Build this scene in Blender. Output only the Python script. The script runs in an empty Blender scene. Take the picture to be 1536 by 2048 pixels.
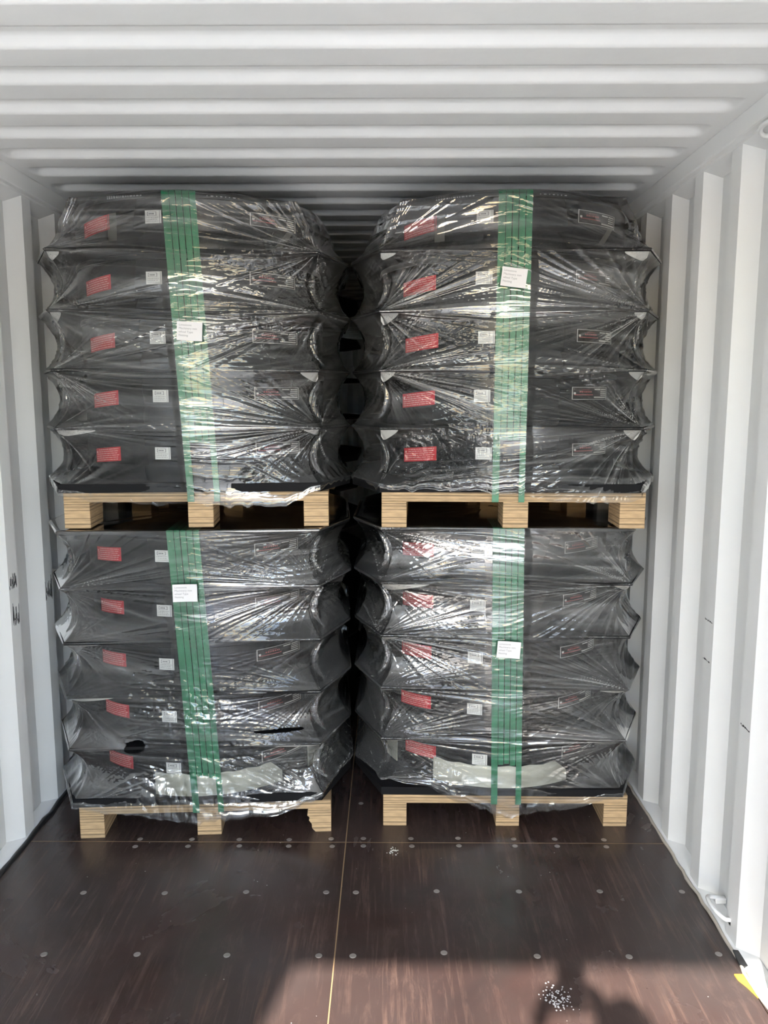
import bpy, bmesh, math, random
import numpy as np
from mathutils import Vector, Matrix

R = math.radians
sc = bpy.context.scene
C = sc.collection
random.seed(7)

# ------------------------------------------------------------------ camera, sky, sun, exposure
CAMX, CAMZ, FPX = 0.1575, 1.60, 1600.0
PITCH = math.atan(229 / FPX)
cam = bpy.data.cameras.new('camera')
cam.sensor_fit = 'VERTICAL'
cam.sensor_height = 36.0
cam.lens = FPX / 2048 * 36.0
cam.clip_start = 0.02
camo = bpy.data.objects.new('camera', cam)
camo.location = (CAMX, 0, CAMZ)
camo.rotation_euler = (math.pi / 2 - PITCH, 0, math.atan(11 / FPX))
C.objects.link(camo)
sc.camera = camo

SUN_DIR = Vector((0.502, 2.04, -1.60)).normalized()      # the way the light travels
world = bpy.data.worlds.new('sky')
sc.world = world
world.use_nodes = True
wn, wl = world.node_tree.nodes, world.node_tree.links
sky = wn.new('ShaderNodeTexSky')
sky.sky_type = 'NISHITA'
sky.sun_disc = False
sky.sun_elevation = R(37.3)
sky.sun_rotation = R(193.8)
sky.dust_density = 0.7
sky.air_density = 1.0
wl.new(sky.outputs[0], wn['Background'].inputs[0])
wn['Background'].inputs[1].default_value = 1.4
sun = bpy.data.lights.new('sun', 'SUN')
sun.energy = 31.0
sun.angle = R(0.8)
sun.color = (1.0, 0.94, 0.86)
suno = bpy.data.objects.new('sun', sun)
suno.location = (-3, -10, 9)
suno.rotation_euler = SUN_DIR.to_track_quat('-Z', 'Y').to_euler()
C.objects.link(suno)

sc.view_settings.view_transform = 'Standard'
sc.view_settings.look = 'None'
sc.view_settings.gamma = 1.0
sc.view_settings.use_curve_mapping = False
sc.view_settings.exposure = -0.22
sc.cycles.use_denoising = True
sc.cycles.max_bounces = 9
sc.cycles.diffuse_bounces = 5
sc.cycles.glossy_bounces = 3
sc.cycles.transparent_max_bounces = 8
sc.cycles.adaptive_threshold = 0.15
sc.cycles.adaptive_min_samples = 16
sc.cycles.sample_clamp_indirect = 20.0


def floor_pt(u, v):
    """point of the floor measured at photograph pixel (u, v)"""
    z = FPX / math.cos(PITCH) * CAMZ / (v - 795.0)
    D = (z - CAMZ * math.sin(PITCH)) / math.cos(PITCH)
    return (CAMX + (u - 779.0) / FPX * z * 0.99, D)


# ------------------------------------------------------------------ helpers
def link(name, me, mat=None, parent=None, loc=None, rotz=0.0):
    o = bpy.data.objects.new(name, me)
    C.objects.link(o)
    if mat is not None and me is not None and not me.materials:
        me.materials.append(mat)
    if parent is not None:
        o.parent = parent
    if loc is not None:
        o.location = loc
    if rotz:
        o.rotation_euler = (0, 0, rotz)
    return o


def tag(o, label=None, cat=None, group=None, kind=None):
    if label: o['label'] = label
    if cat: o['category'] = cat
    if group: o['group'] = group
    if kind: o['kind'] = kind
    return o


def bm_mesh(name, bm, smooth=False):
    me = bpy.data.meshes.new(name)
    bm.normal_update()
    bm.to_mesh(me)
    bm.free()
    if smooth:
        for p in me.polygons: p.use_smooth = True
    return me


def box(bm, x0, x1, y0, y1, z0, z1, bev=0.0):
    r = bmesh.ops.create_cube(bm, size=1.0)
    vs = r['verts']
    for v in vs:
        v.co = Vector(((x0 + x1) / 2 + v.co.x * (x1 - x0), (y0 + y1) / 2 + v.co.y * (y1 - y0), (z0 + z1) / 2 + v.co.z * (z1 - z0)))
    if bev > 0:
        es = list({e for v in vs for e in v.link_edges})
        bmesh.ops.bevel(bm, geom=es, offset=bev, segments=1, affect='EDGES')
    return vs


def box_mesh(name, *a, bev=0.0):
    bm = bmesh.new()
    box(bm, *a, bev=bev)
    return bm_mesh(name, bm)


def prism(bm, pts, z0, z1):
    lo = [bm.verts.new((x, y, z0)) for x, y in pts]
    hi = [bm.verts.new((x, y, z1)) for x, y in pts]
    n = len(pts)
    bm.faces.new(list(reversed(lo)))
    bm.faces.new(hi)
    for i in range(n):
        bm.faces.new((lo[i], lo[(i + 1) % n], hi[(i + 1) % n], hi[i]))


def grid_mesh(name, P, smooth=True, close=False, keep=None):
    """P: rows x cols x 3"""
    nr, nc, _ = P.shape
    co = P.reshape(-1, 3)
    i, j = np.meshgrid(np.arange(nr - 1), np.arange(nc if close else nc - 1), indexing='ij')
    j2 = (j + 1) % nc
    f = np.stack([i * nc + j, i * nc + j2, (i + 1) * nc + j2, (i + 1) * nc + j], -1).reshape(-1, 4)
    if keep is not None:
        f = f[keep.reshape(-1)]
    me = bpy.data.meshes.new(name)
    me.vertices.add(len(co))
    me.vertices.foreach_set('co', co.astype(np.float32).ravel())
    me.loops.add(f.size)
    me.loops.foreach_set('vertex_index', f.astype(np.int32).ravel())
    me.polygons.add(len(f))
    me.polygons.foreach_set('loop_start', np.arange(0, f.size, 4, dtype=np.int32))
    me.polygons.foreach_set('loop_total', np.full(len(f), 4, dtype=np.int32))
    me.polygons.foreach_set('use_smooth', np.full(len(f), smooth, dtype=bool))
    me.update(calc_edges=True)
    me.validate()
    return me


def tube(bm, pts, r, n=10):
    pts = [Vector(p) for p in pts]
    rings = []
    for i, p in enumerate(pts):
        t = (pts[min(i + 1, len(pts) - 1)] - pts[max(i - 1, 0)]).normalized()
        a = t.orthogonal().normalized() if i == 0 else (rings[-1][1] - t * rings[-1][1].dot(t)).normalized()
        b = t.cross(a)
        ring = [bm.verts.new(p + (a * math.cos(k * 2 * math.pi / n) + b * math.sin(k * 2 * math.pi / n)) * r) for k in range(n)]
        rings.append((ring, a))
    for (r0, _), (r1, _) in zip(rings, rings[1:]):
        for k in range(n):
            bm.faces.new((r0[k], r0[(k + 1) % n], r1[(k + 1) % n], r1[k]))
    bm.faces.new(list(reversed(rings[0][0])))
    bm.faces.new(rings[-1][0])


# ------------------------------------------------------------------ materials
def mat_base(name):
    m = bpy.data.materials.new(name)
    m.use_nodes = True
    nt = m.node_tree
    return m, nt.nodes, nt.links, nt.nodes['Principled BSDF']


def simple(name, col, rough=0.5, spec=0.5, metal=0.0):
    m, n, l, b = mat_base(name)
    b.inputs['Base Color'].default_value = (*col, 1)
    b.inputs['Roughness'].default_value = rough
    b.inputs['Metallic'].default_value = metal
    b.inputs['Specular IOR Level'].default_value = spec
    return m


def ramp(n, stops):
    r = n.new('ShaderNodeValToRGB')
    el = r.color_ramp.elements
    el[0].position, el[0].color = stops[0][0], (*stops[0][1], 1)
    el[1].position, el[1].color = stops[1][0], (*stops[1][1], 1)
    for p, c in stops[2:]:
        e = el.new(p); e.color = (*c, 1)
    return r


def noise(n, l, vec, scale, detail=4, rough=0.55, dist=0.0):
    t = n.new('ShaderNodeTexNoise')
    t.inputs['Scale'].default_value = scale
    t.inputs['Detail'].default_value = detail
    t.inputs['Roughness'].default_value = rough
    t.inputs['Distortion'].default_value = dist
    if vec is not None: l.new(vec, t.inputs['Vector'])
    return t


def mapping(n, l, scale, rot=(0, 0, 0), src='Object'):
    tc = n.new('ShaderNodeTexCoord')
    mp = n.new('ShaderNodeMapping')
    mp.inputs['Scale'].default_value = scale
    mp.inputs['Rotation'].default_value = rot
    l.new(tc.outputs[src], mp.inputs['Vector'])
    return mp.outputs['Vector']


def g3(v): return (v, v, v)


# painted steel
m_white, n, l, b = mat_base('white_paint')
nz = noise(n, l, mapping(n, l, (1, 1, .35)), 2.2, 5)
rp = ramp(n, [(0.3, (0.81, 0.82, 0.81)), (0.7, (0.87, 0.872, 0.862))])
l.new(nz.outputs['Fac'], rp.inputs['Fac']); l.new(rp.outputs['Color'], b.inputs['Base Color'])
b.inputs['Roughness'].default_value = 0.42
nb = noise(n, l, mapping(n, l, (1, 1, 1)), 9, 3)
bp = n.new('ShaderNodeBump'); bp.inputs['Strength'].default_value = 0.06; bp.inputs['Distance'].default_value = 0.02
l.new(nb.outputs['Fac'], bp.inputs['Height']); l.new(bp.outputs['Normal'], b.inputs['Normal'])

# phenolic plywood floor
m_floor, n, l, b = mat_base('dark_plywood')
big = noise(n, l, mapping(n, l, (1, 1, 1)), 1.7, 6, 0.6, 0.6)
r1 = ramp(n, [(0.3, (0.026, 0.018, 0.017)), (0.75, (0.060, 0.032, 0.027))])
l.new(big.outputs['Fac'], r1.inputs['Fac'])
st = noise(n, l, mapping(n, l, (26, 1.3, 1), (0, 0, R(-9))), 2.0, 6, 0.65, 0.4)      # long scratches
rs = ramp(n, [(0.52, g3(0)), (0.72, g3(1))])
l.new(st.outputs['Fac'], rs.inputs['Fac'])
st2 = noise(n, l, mapping(n, l, (3.2, 3.2, 1)), 1.0, 5, 0.6, 0.8)                     # where they gather
rs2 = ramp(n, [(0.40, g3(0)), (0.60, g3(1))])
l.new(st2.outputs['Fac'], rs2.inputs['Fac'])
mul = n.new('ShaderNodeMath'); mul.operation = 'MULTIPLY'
l.new(rs.outputs['Color'], mul.inputs[0]); l.new(rs2.outputs['Color'], mul.inputs[1])
swirl = noise(n, l, mapping(n, l, (8, 2.0, 1), (0, 0, R(24))), 2.2, 9, 0.75, 0.7)     # dusty smears
rw = ramp(n, [(0.52, g3(0)), (0.86, g3(1))])
l.new(swirl.outputs['Fac'], rw.inputs['Fac'])
ad = n.new('ShaderNodeMath'); ad.operation = 'MULTIPLY_ADD'; ad.inputs[1].default_value = 0.75
l.new(rw.outputs['Color'], ad.inputs[0]); l.new(mul.outputs[0], ad.inputs[2])
spk = n.new('ShaderNodeTexVoronoi'); spk.inputs['Scale'].default_value = 30
l.new(mapping(n, l, (1, 1, 1)), spk.inputs['Vector'])
rk = ramp(n, [(0.03, g3(1)), (0.06, g3(0))])
l.new(spk.outputs['Distance'], rk.inputs['Fac'])
gate = noise(n, l, mapping(n, l, (1, 1, 1)), 5.0, 2)
rg = ramp(n, [(0.56, g3(0)), (0.62, g3(1))])
l.new(gate.outputs['Fac'], rg.inputs['Fac'])
mk = n.new('ShaderNodeMath'); mk.operation = 'MULTIPLY'
l.new(rk.outputs['Color'], mk.inputs[0]); l.new(rg.outputs['Color'], mk.inputs[1])
mx = n.new('ShaderNodeMix'); mx.data_type = 'RGBA'
clampm = n.new('ShaderNodeMath'); clampm.operation = 'MULTIPLY'; clampm.inputs[1].default_value = 0.95; clampm.use_clamp = True
l.new(ad.outputs[0], clampm.inputs[0])
l.new(clampm.outputs[0], mx.inputs['Factor'])
du = noise(n, l, mapping(n, l, (1, 0.8, 1)), 1.3, 5, 0.6, 0.5)                            # grey dust lying in patches
dur = ramp(n, [(0.40, g3(0.05)), (0.66, g3(0.75))])
l.new(du.outputs['Fac'], dur.inputs['Fac'])
dmx = n.new('ShaderNodeMix'); dmx.data_type = 'RGBA'
l.new(dur.outputs['Color'], dmx.inputs['Factor']); l.new(r1.outputs['Color'], dmx.inputs['A']); dmx.inputs['B'].default_value = (0.062, 0.050, 0.047, 1)
l.new(dmx.outputs['Result'], mx.inputs['A']); mx.inputs['B'].default_value = (0.12, 0.075, 0.060, 1)
mx2 = n.new('ShaderNodeMix'); mx2.data_type = 'RGBA'
l.new(mk.outputs[0], mx2.inputs['Factor']); l.new(mx.outputs['Result'], mx2.inputs['A'])
mx2.inputs['B'].default_value = (0.55, 0.52, 0.48, 1)
l.new(mx2.outputs['Result'], b.inputs['Base Color'])
rr = ramp(n, [(0.25, g3(0.16)), (0.75, g3(0.32))])
l.new(big.outputs['Fac'], rr.inputs['Fac']); l.new(rr.outputs['Color'], b.inputs['Roughness'])
bp = n.new('ShaderNodeBump'); bp.inputs['Strength'].default_value = 0.12; bp.inputs['Distance'].default_value = 0.01
l.new(ad.outputs[0], bp.inputs['Height']); l.new(bp.outputs['Normal'], b.inputs['Normal'])


def wood(name, tone):
    m, n, l, b = mat_base(name)
    v = mapping(n, l, (1, 1, 1))
    plies = noise(n, l, mapping(n, l, (0.6, 0.6, 100)), 1.0, 2, 0.5)       # plywood edge: thin bands stacked in z
    rp = ramp(n, [(0.40, tuple(c * 0.50 for c in tone)), (0.46, tone), (0.55, tuple(min(1, c * 1.3) for c in tone)), (0.60, tuple(c * 0.62 for c in tone))])
    l.new(plies.outputs['Fac'], rp.inputs['Fac'])
    gr = noise(n, l, mapping(n, l, (18, 18, 160)), 1.0, 3)
    rg = ramp(n, [(0.3, g3(0.72)), (0.65, g3(1.0))])
    l.new(gr.outputs['Fac'], rg.inputs['Fac'])
    mx = n.new('ShaderNodeMix'); mx.data_type = 'RGBA'; mx.blend_type = 'MULTIPLY'; mx.inputs['Factor'].default_value = 1
    l.new(rp.outputs['Color'], mx.inputs['A']); l.new(rg.outputs['Color'], mx.inputs['B'])
    l.new(mx.outputs['Result'], b.inputs['Base Color'])
    b.inputs['Roughness'].default_value = 0.75
    bp = n.new('ShaderNodeBump'); bp.inputs['Strength'].default_value = 0.5; bp.inputs['Distance'].default_value = 0.002
    l.new(plies.outputs['Fac'], bp.inputs['Height']); l.new(bp.outputs['Normal'], b.inputs['Normal'])
    return m


m_wood = wood('pale_plywood', (0.50, 0.345, 0.19))
m_black = simple('black_enamel', (0.008, 0.009, 0.010), 0.25, 0.3)
m_lid = simple('black_lid', (0.010, 0.011, 0.012), 0.35, 0.3)
m_sheet = simple('black_board', (0.010, 0.010, 0.011), 0.7, 0.12)
m_foam_white = simple('white_foam', (0.74, 0.74, 0.71), 0.6)
m_foam = simple('cream_foam', (0.50, 0.50, 0.43), 0.55)
m_red = simple('red_print', (0.66, 0.045, 0.06), 0.4)
m_pink = simple('pale_red_print', (0.92, 0.50, 0.46), 0.5)
m_paper = simple('white_paper', (0.72, 0.71, 0.71), 0.6)
m_ink = simple('grey_ink', (0.16, 0.16, 0.17), 0.6)
m_inkfaint = simple('faint_ink', (0.50, 0.49, 0.50), 0.6)
m_noteink = simple('note_ink', (0.26, 0.26, 0.27), 0.6)
m_label = simple('white_sticker', (0.70, 0.70, 0.68), 0.45)
m_plate = simple('black_plate', (0.014, 0.011, 0.011), 0.35)
m_plateline = simple('plate_white', (0.62, 0.61, 0.58), 0.4)
m_platered = simple('plate_red', (0.42, 0.10, 0.10), 0.4)
m_tape = simple('grey_tape', (0.12, 0.12, 0.105), 0.35)
m_screw = simple('worn_steel', (0.34, 0.31, 0.29), 0.42, metal=0.6)
m_seam = simple('raw_ply_seam', (0.26, 0.17, 0.09), 0.8)
m_sealant = simple('beige_sealant', (0.52, 0.47, 0.40), 0.7)
m_rubber = simple('black_rubber', (0.02, 0.021, 0.022), 0.4)
m_tar = simple('black_smear', (0.025, 0.028, 0.032), 0.6)
m_yellow = simple('yellow_webbing', (0.62, 0.37, 0.04), 0.7)
m_foil = simple('silver_foil', (0.75, 0.75, 0.75), 0.2, metal=1.0)
m_ground = simple('concrete', (0.68, 0.66, 0.61), 0.9)
m_cloth = simple('dark_cloth', (0.03, 0.035, 0.05), 0.9)
m_skin = simple('skin', (0.5, 0.3, 0.22), 0.6)

# green polyester strap with fine embossing
m_strap, n, l, b = mat_base('green_strap')
nz = noise(n, l, mapping(n, l, (12, 12, 3)), 2, 3)
rp = ramp(n, [(0.3, (0.010, 0.125, 0.055)), (0.7, (0.020, 0.200, 0.090))])
l.new(nz.outputs['Fac'], rp.inputs['Fac']); l.new(rp.outputs['Color'], b.inputs['Base Color'])
b.inputs['Roughness'].default_value = 0.3
ck = n.new('ShaderNodeTexVoronoi'); ck.inputs['Scale'].default_value = 300
l.new(mapping(n, l, (1, 1, 1)), ck.inputs['Vector'])
bp = n.new('ShaderNodeBump'); bp.inputs['Strength'].default_value = 0.25; bp.inputs['Distance'].default_value = 0.001
l.new(ck.outputs['Distance'], bp.inputs['Height']); l.new(bp.outputs['Normal'], b.inputs['Normal'])


# clear stretch film: a thin sheet that mostly lets light through, with a little milky haze and a gloss that grows at grazing angles
def film_material():
    m = bpy.data.materials.new('stretch_film')
    m.use_nodes = True
    n, l = m.node_tree.nodes, m.node_tree.links
    n.remove(n['Principled BSDF'])
    out = n['Material Output']
    oi = n.new('ShaderNodeObjectInfo')
    sh = n.new('ShaderNodeMath'); sh.operation = 'MULTIPLY'; sh.inputs[1].default_value = 37.0
    l.new(oi.outputs['Random'], sh.inputs[0])

    def field(scale, rot):                                          # object space, a different place of the pattern for every stack
        tc = n.new('ShaderNodeTexCoord')
        mp = n.new('ShaderNodeMapping')
        mp.inputs['Scale'].default_value = scale
        mp.inputs['Rotation'].default_value = rot
        l.new(tc.outputs['Object'], mp.inputs['Vector']); l.new(sh.outputs[0], mp.inputs['Location'])
        return mp.outputs['Vector']
    cr1 = noise(n, l, field((2.6, 2.6, 170), (0, R(4), 0)), 1.0, 1, 0.5, 0.0)
    bp = n.new('ShaderNodeBump'); bp.inputs['Strength'].default_value = 0.22; bp.inputs['Distance'].default_value = 0.002
    l.new(cr1.outputs['Fac'], bp.inputs['Height'])
    tr = n.new('ShaderNodeBsdfTransparent'); tr.inputs['Color'].default_value = (0.90, 0.905, 0.90, 1)
    df = n.new('ShaderNodeBsdfDiffuse'); df.inputs['Color'].default_value = (0.80, 0.81, 0.80, 1)
    l.new(bp.outputs['Normal'], df.inputs['Normal'])
    tl = n.new('ShaderNodeBsdfTranslucent'); tl.inputs['Color'].default_value = (0.80, 0.81, 0.80, 1)
    hz = n.new('ShaderNodeMixShader'); hz.inputs[0].default_value = 0.4
    l.new(df.outputs[0], hz.inputs[1]); l.new(tl.outputs[0], hz.inputs[2])
    hn = noise(n, l, field((1.6, 1.6, 26), (0, R(6), 0)), 1.3, 3, 0.65, 0.0)
    hr = ramp(n, [(0.36, g3(0.003)), (0.74, g3(0.034))])
    l.new(hn.outputs['Fac'], hr.inputs['Fac'])
    ga = n.new('ShaderNodeAttribute'); ga.attribute_name = 'gather'
    gm = n.new('ShaderNodeMath'); gm.operation = 'MULTIPLY_ADD'; gm.inputs[1].default_value = 0.32; gm.use_clamp = True
    l.new(ga.outputs['Fac'], gm.inputs[0]); l.new(hr.outputs['Color'], gm.inputs[2])
    m1 = n.new('ShaderNodeMixShader')
    l.new(gm.outputs[0], m1.inputs[0]); l.new(tr.outputs[0], m1.inputs[1]); l.new(hz.outputs[0], m1.inputs[2])
    gl = n.new('ShaderNodeBsdfGlossy'); gl.inputs['Roughness'].default_value = 0.085; gl.inputs['Color'].default_value = (0.97, 0.97, 0.97, 1)
    l.new(bp.outputs['Normal'], gl.inputs['Normal'])
    fr = n.new('ShaderNodeFresnel'); fr.inputs['IOR'].default_value = 1.5
    l.new(bp.outputs['Normal'], fr.inputs['Normal'])
    f2 = n.new('ShaderNodeMath'); f2.operation = 'MULTIPLY'; f2.use_clamp = True
    ov = noise(n, l, field((0.9, 0.9, 6), (0, R(4), 0)), 1.4, 1, 0.5)          # one to four turns of film lie over each other
    orr = ramp(n, [(0.34, g3(0.45)), (0.50, g3(1.2)), (0.66, g3(4.5))])
    l.new(ov.outputs['Fac'], orr.inputs['Fac']); l.new(orr.outputs['Color'], f2.inputs[1])
    l.new(fr.outputs[0], f2.inputs[0])
    m2 = n.new('ShaderNodeMixShader')
    l.new(f2.outputs[0], m2.inputs[0]); l.new(m1.outputs[0], m2.inputs[1]); l.new(gl.outputs[0], m2.inputs[2])
    l.new(m2.outputs[0], out.inputs['Surface'])
    return m


m_film = film_material()

# ------------------------------------------------------------------ the container
YD, YE = -0.84, 11.19         # door plane, end wall pushed far back to keep the gap dark
XW = 1.1705                   # inner face of the side corrugation
ZR = 2.39                     # roof
PER, DEP = 0.288, 0.036


def corrugated(name, side):
    pts = []
    y0 = 3.075
    k = -16
    while True:
        b0 = y0 + k * PER     # far edge of an inner flat
        seq = [(b0 - 0.070, 0.0), (b0, 0.0), (b0 + 0.072, DEP), (b0 + 0.146, DEP)]
        for y, d in seq:
            pts.append((y, d))
        k += 1
        if b0 > YE: break
    pts = [(y, d) for y, d in pts if YD < y < YE]
    pts = [(YD, pts[0][1])] + pts + [(YE, pts[-1][1])]
    bm = bmesh.new()
    th = 0.003
    prof = [(side * (XW + d), y) for y, d in pts] + [(side * (XW + d + th), y) for y, d in reversed(pts)]
    zs = (-0.03, 2.345)
    lo = [bm.verts.new((x, y, zs[0])) for x, y in prof]
    hi = [bm.verts.new((x, y, zs[1])) for x, y in prof]
    m = len(prof)
    for i in range(m):
        bm.faces.new((lo[i], lo[(i + 1) % m], hi[(i + 1) % m], hi[i]))
    bmesh.ops.recalc_face_normals(bm, faces=bm.faces)
    o = link(name, bm_mesh(name, bm), m_white)
    return tag(o, kind='structure')


wall_l = corrugated('wall_left', -1)
wall_r = corrugated('wall_right', 1)

# end wall, behind the load
bm = bmesh.new()
x = -1.26
prof = []
while x < 1.30:
    prof += [(x, 0), (x + 0.07, 0), (x + 0.14, 0.036), (x + 0.21, 0.036)]
    x += 0.28
lo = [bm.verts.new((px, YE + d, -0.03)) for px, d in prof]
hi = [bm.verts.new((px, YE + d, 2.42)) for px, d in prof]
for i in range(len(prof) - 1):
    bm.faces.new((lo[i], lo[i + 1], hi[i + 1], hi[i]))
tag(link('wall_back', bm_mesh('wall_back', bm), m_white), kind='structure')

# roof sheet with pressed corrugations running across
per = 0.2125
ys = np.arange(YD, YE + 0.06, 0.0085)
xs = np.concatenate([np.linspace(-1.22, -0.98, 30), np.linspace(-0.9, 0.9, 7), np.linspace(0.98, 1.22, 30)])
X, Y = np.meshgrid(xs, ys)


def prof_roof(y, sh):
    t = np.mod(y - (1.94 + 0.5 * 0.034), per)                       # 0 at the far foot of the bright slope
    # flat 0..0.105 | near slope | top | far slope
    a, bb, cc = 0.100 + sh, 0.134 + sh, per - 0.036 - sh * 0.5
    up = np.clip((t - a) / (bb - a), 0, 1)
    dn = np.clip((per - sh - t) / (per - sh - cc), 0, 1)
    s = np.minimum(up, dn)
    return np.clip(s * 1.15 - 0.075, 0, 1)


endm = np.clip((1.105 - np.abs(X)) / 0.055, 0, 1)
endm = np.sqrt(np.clip(1 - (1 - endm) ** 2, 0, 1))
Z = ZR + 0.021 * prof_roof(Y, 0.0) * endm
tag(link('ceiling', grid_mesh('ceiling', np.stack([X, Y, Z], -1)), m_white), kind='structure')
# top and bottom side rails, header
for s, nm in ((-1, 'trim_1'), (1, 'trim_2')):
    bm = bmesh.new()
    a, c = sorted((s * 1.146, s * 1.225))
    box(bm, a, c, YD, YE, 2.330, 2.392, bev=0.004)
    tag(link(nm, bm_mesh(nm, bm), m_white), kind='structure')
for s, nm in ((-1, 'trim_3'), (1, 'trim_4')):                       # sloped foot of the side panel
    bm = bmesh.new()
    pr = [(s * 1.163, -0.03), (s * 1.163, 0.004), (s * 1.2045, 0.030), (s * 1.2045, -0.03)]
    va = [bm.verts.new((x, YD, z)) for x, z in pr]
    vb = [bm.verts.new((x, YE, z)) for x, z in pr]
    for i in range(4):
        bm.faces.new((va[i], va[(i + 1) % 4], vb[(i + 1) % 4], vb[i]))
    bmesh.ops.recalc_face_normals(bm, faces=bm.faces)
    tag(link(nm, bm_mesh(nm, bm), m_white), kind='structure')
for s, nm in ((-1, 'trim_9'), (1, 'trim_10')):                      # sloped head of the side panel
    bm = bmesh.new()
    pr = [(s * 1.166, 2.335), (s * 1.1695, 2.322), (s * 1.2045, 2.285), (s * 1.2045, 2.335)]
    va = [bm.verts.new((x, YD, z)) for x, z in pr]
    vb = [bm.verts.new((x, YE, z)) for x, z in pr]
    for i in range(4):
        bm.faces.new((va[i], va[(i + 1) % 4], vb[(i + 1) % 4], vb[i]))
    bmesh.ops.recalc_face_normals(bm, faces=bm.faces)
    tag(link(nm, bm_mesh(nm, bm), m_white), kind='structure')
tag(link('trim_5', box_mesh('trim_5', -1.23, 1.23, YD, YD + 0.10, 2.280, 2.46), m_white), kind='structure')
tag(link('sun_block_post', box_mesh('sun_block_post', -1.23, CAMX - 1.03, YD - 0.19, YD - 0.10, -0.1, 2.46), m_white), kind='structure')   # unseen post, widened to block sun between wall and leaf
# unseen door leaf, set off its hinge to cast the slanting floor shadow
bm = bmesh.new()
d = Vector((-0.707, -0.707, 0)); nn = Vector((-0.707, 0.707, 0))
p0 = Vector((CAMX - 1.05, -0.98, -0.1))
cs = [p0, p0 + d * 1.2, p0 + d * 1.2 + nn * 0.05, p0 + nn * 0.05]
prism(bm, [(c.x, c.y) for c in cs], -0.1, 2.40)
bmesh.ops.recalc_face_normals(bm, faces=bm.faces)
tag(link('shadow_door_1', bm_mesh('shadow_door_1', bm), m_white), kind='structure')
# yard outside
tag(link('ground', box_mesh('ground', -30, 30, -40, YD - 0.02, -0.30, -0.20), m_ground), kind='structure')

# ------------------------------------------------------------------ floor: four plywood panels, seams, screws
floor = tag(link('floor', None), kind='structure')
YS = 2.707
floor_base = link('subfloor', box_mesh('subfloor', -1.175, 1.175, YD, YE + 0.06, -0.06, -0.0008), m_seam, floor)
panels = {}
for key, (x0, x1, y0, y1) in {'fl': (-1.158, -0.0012, YD, YS - 0.0013), 'fr': (0.0012, 1.158, YD, YS - 0.0013),
                              'bl': (-1.158, -0.0012, YS + 0.0013, YE), 'br': (0.0012, 1.158, YS + 0.0013, YE)}.items():
    panels[key] = link('floor_panel', box_mesh('floor_panel', x0, x1, y0, y1, -0.028, 0.0, bev=0.0015), m_floor, floor)
bm = bmesh.new()
bmesh.ops.create_cone(bm, cap_ends=True, segments=14, radius1=0.0105, radius2=0.0085, depth=0.0016)
screw_me = bm_mesh('screw', bm)
screw_me.materials.append(m_screw)
spx = [(80, 1912), (269, 1911), (451, 1912), (637, 1912), (706, 1912), (890, 1905), (1078, 1911), (1263, 1911), (1443, 1905),
       (160, 1788), (325, 1788), (490, 1785), (652, 1785), (712, 1785), (875, 1782), (1041, 1782), (1204, 1781), (1369, 1781),
       (275, 1680), (380, 1680), (476, 1680), (577, 1680), (662, 1678), (727, 1677), (823, 1677), (918, 1676), (1030, 1677), (1113, 1677), (1212, 1678),
       (265, 1695), (372, 1694), (476, 1693), (576, 1693), (664, 1693), (727, 1692), (825, 1692), (920, 1691), (1033, 1691), (1118, 1691), (1217, 1692), (722, 1607)]
for u, v in spx:
    x, y = floor_pt(u, v)
    k = ('b' if y > YS else 'f') + ('r' if x > 0 else 'l')
    o = link('screw', screw_me, None, panels[k], (x, y, 0.0006), random.uniform(0, 3))
# seals along the walls
rng = np.random.default_rng(3)
for s, nm, mt, r in ((-1, 'trim_6', m_rubber, 0.010), (1, 'trim_7', m_sealant, 0.0055)):
    bm = bmesh.new()
    yy = np.arange(YD, YE, 0.045)
    tube(bm, [(s * (1.158 + rng.normal(0, 0.0025)), y, 0.002 + rng.normal(0, 0.0015)) for y in yy], r, 7)
    tag(link(nm, bm_mesh(nm, bm, True), mt), kind='structure')

# smears on the left wall, hairline marks on the right wall
def smear(name, parent, x, y, z, w, h, mat, seed, n=14):
    """many thin strokes dragged over the paint, lying close together"""
    rg = random.Random(seed)
    sgn = 1 if x < 0 else -1
    bm = bmesh.new()
    for k in range(n):
        yc = y + (k / max(1, n - 1) - 0.5) * w
        hw = w / n * rg.uniform(0.25, 0.75)
        lo = z - h / 2 * rg.uniform(0.3, 1.0); hi = z + h / 2 * rg.uniform(-0.5, 1.0)
        sl = rg.uniform(-0.004, 0.004)
        q = [(yc - hw, lo), (yc + hw * 0.6, lo + rg.uniform(0, h * .1)), (yc + hw + sl, hi - rg.uniform(0, h * .1)), (yc + sl - hw * .3, hi)]
        va = [bm.verts.new((x, a, c)) for a, c in q]
        vb = [bm.verts.new((x + sgn * 0.0008, a, c)) for a, c in q]
        bm.faces.new(va); bm.faces.new(vb)
        for i in range(4):
            bm.faces.new((va[i], va[(i + 1) % 4], vb[(i + 1) % 4], vb[i]))
    bmesh.ops.recalc_face_normals(bm, faces=bm.faces)
    return link(name, bm_mesh(name, bm), mat, parent)


smear('tar_smear', wall_l, -XW, 3.035, 0.865, 0.055, 0.10, m_tar, 1)
smear('tar_smear', wall_l, -XW, 2.750, 0.960, 0.05, 0.06, m_tar, 2)
smear('tar_smear', wall_l, -XW, 2.755, 0.840, 0.045, 0.09, m_tar, 5)
for y, z, sd in ((2.468, 0.90, 3), (2.47, 0.77, 4), (2.175, 0.67, 6)):
    smear('hairline_mark', wall_r, XW, y, z, 0.05, 0.007, m_tar, sd, 9)

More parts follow.
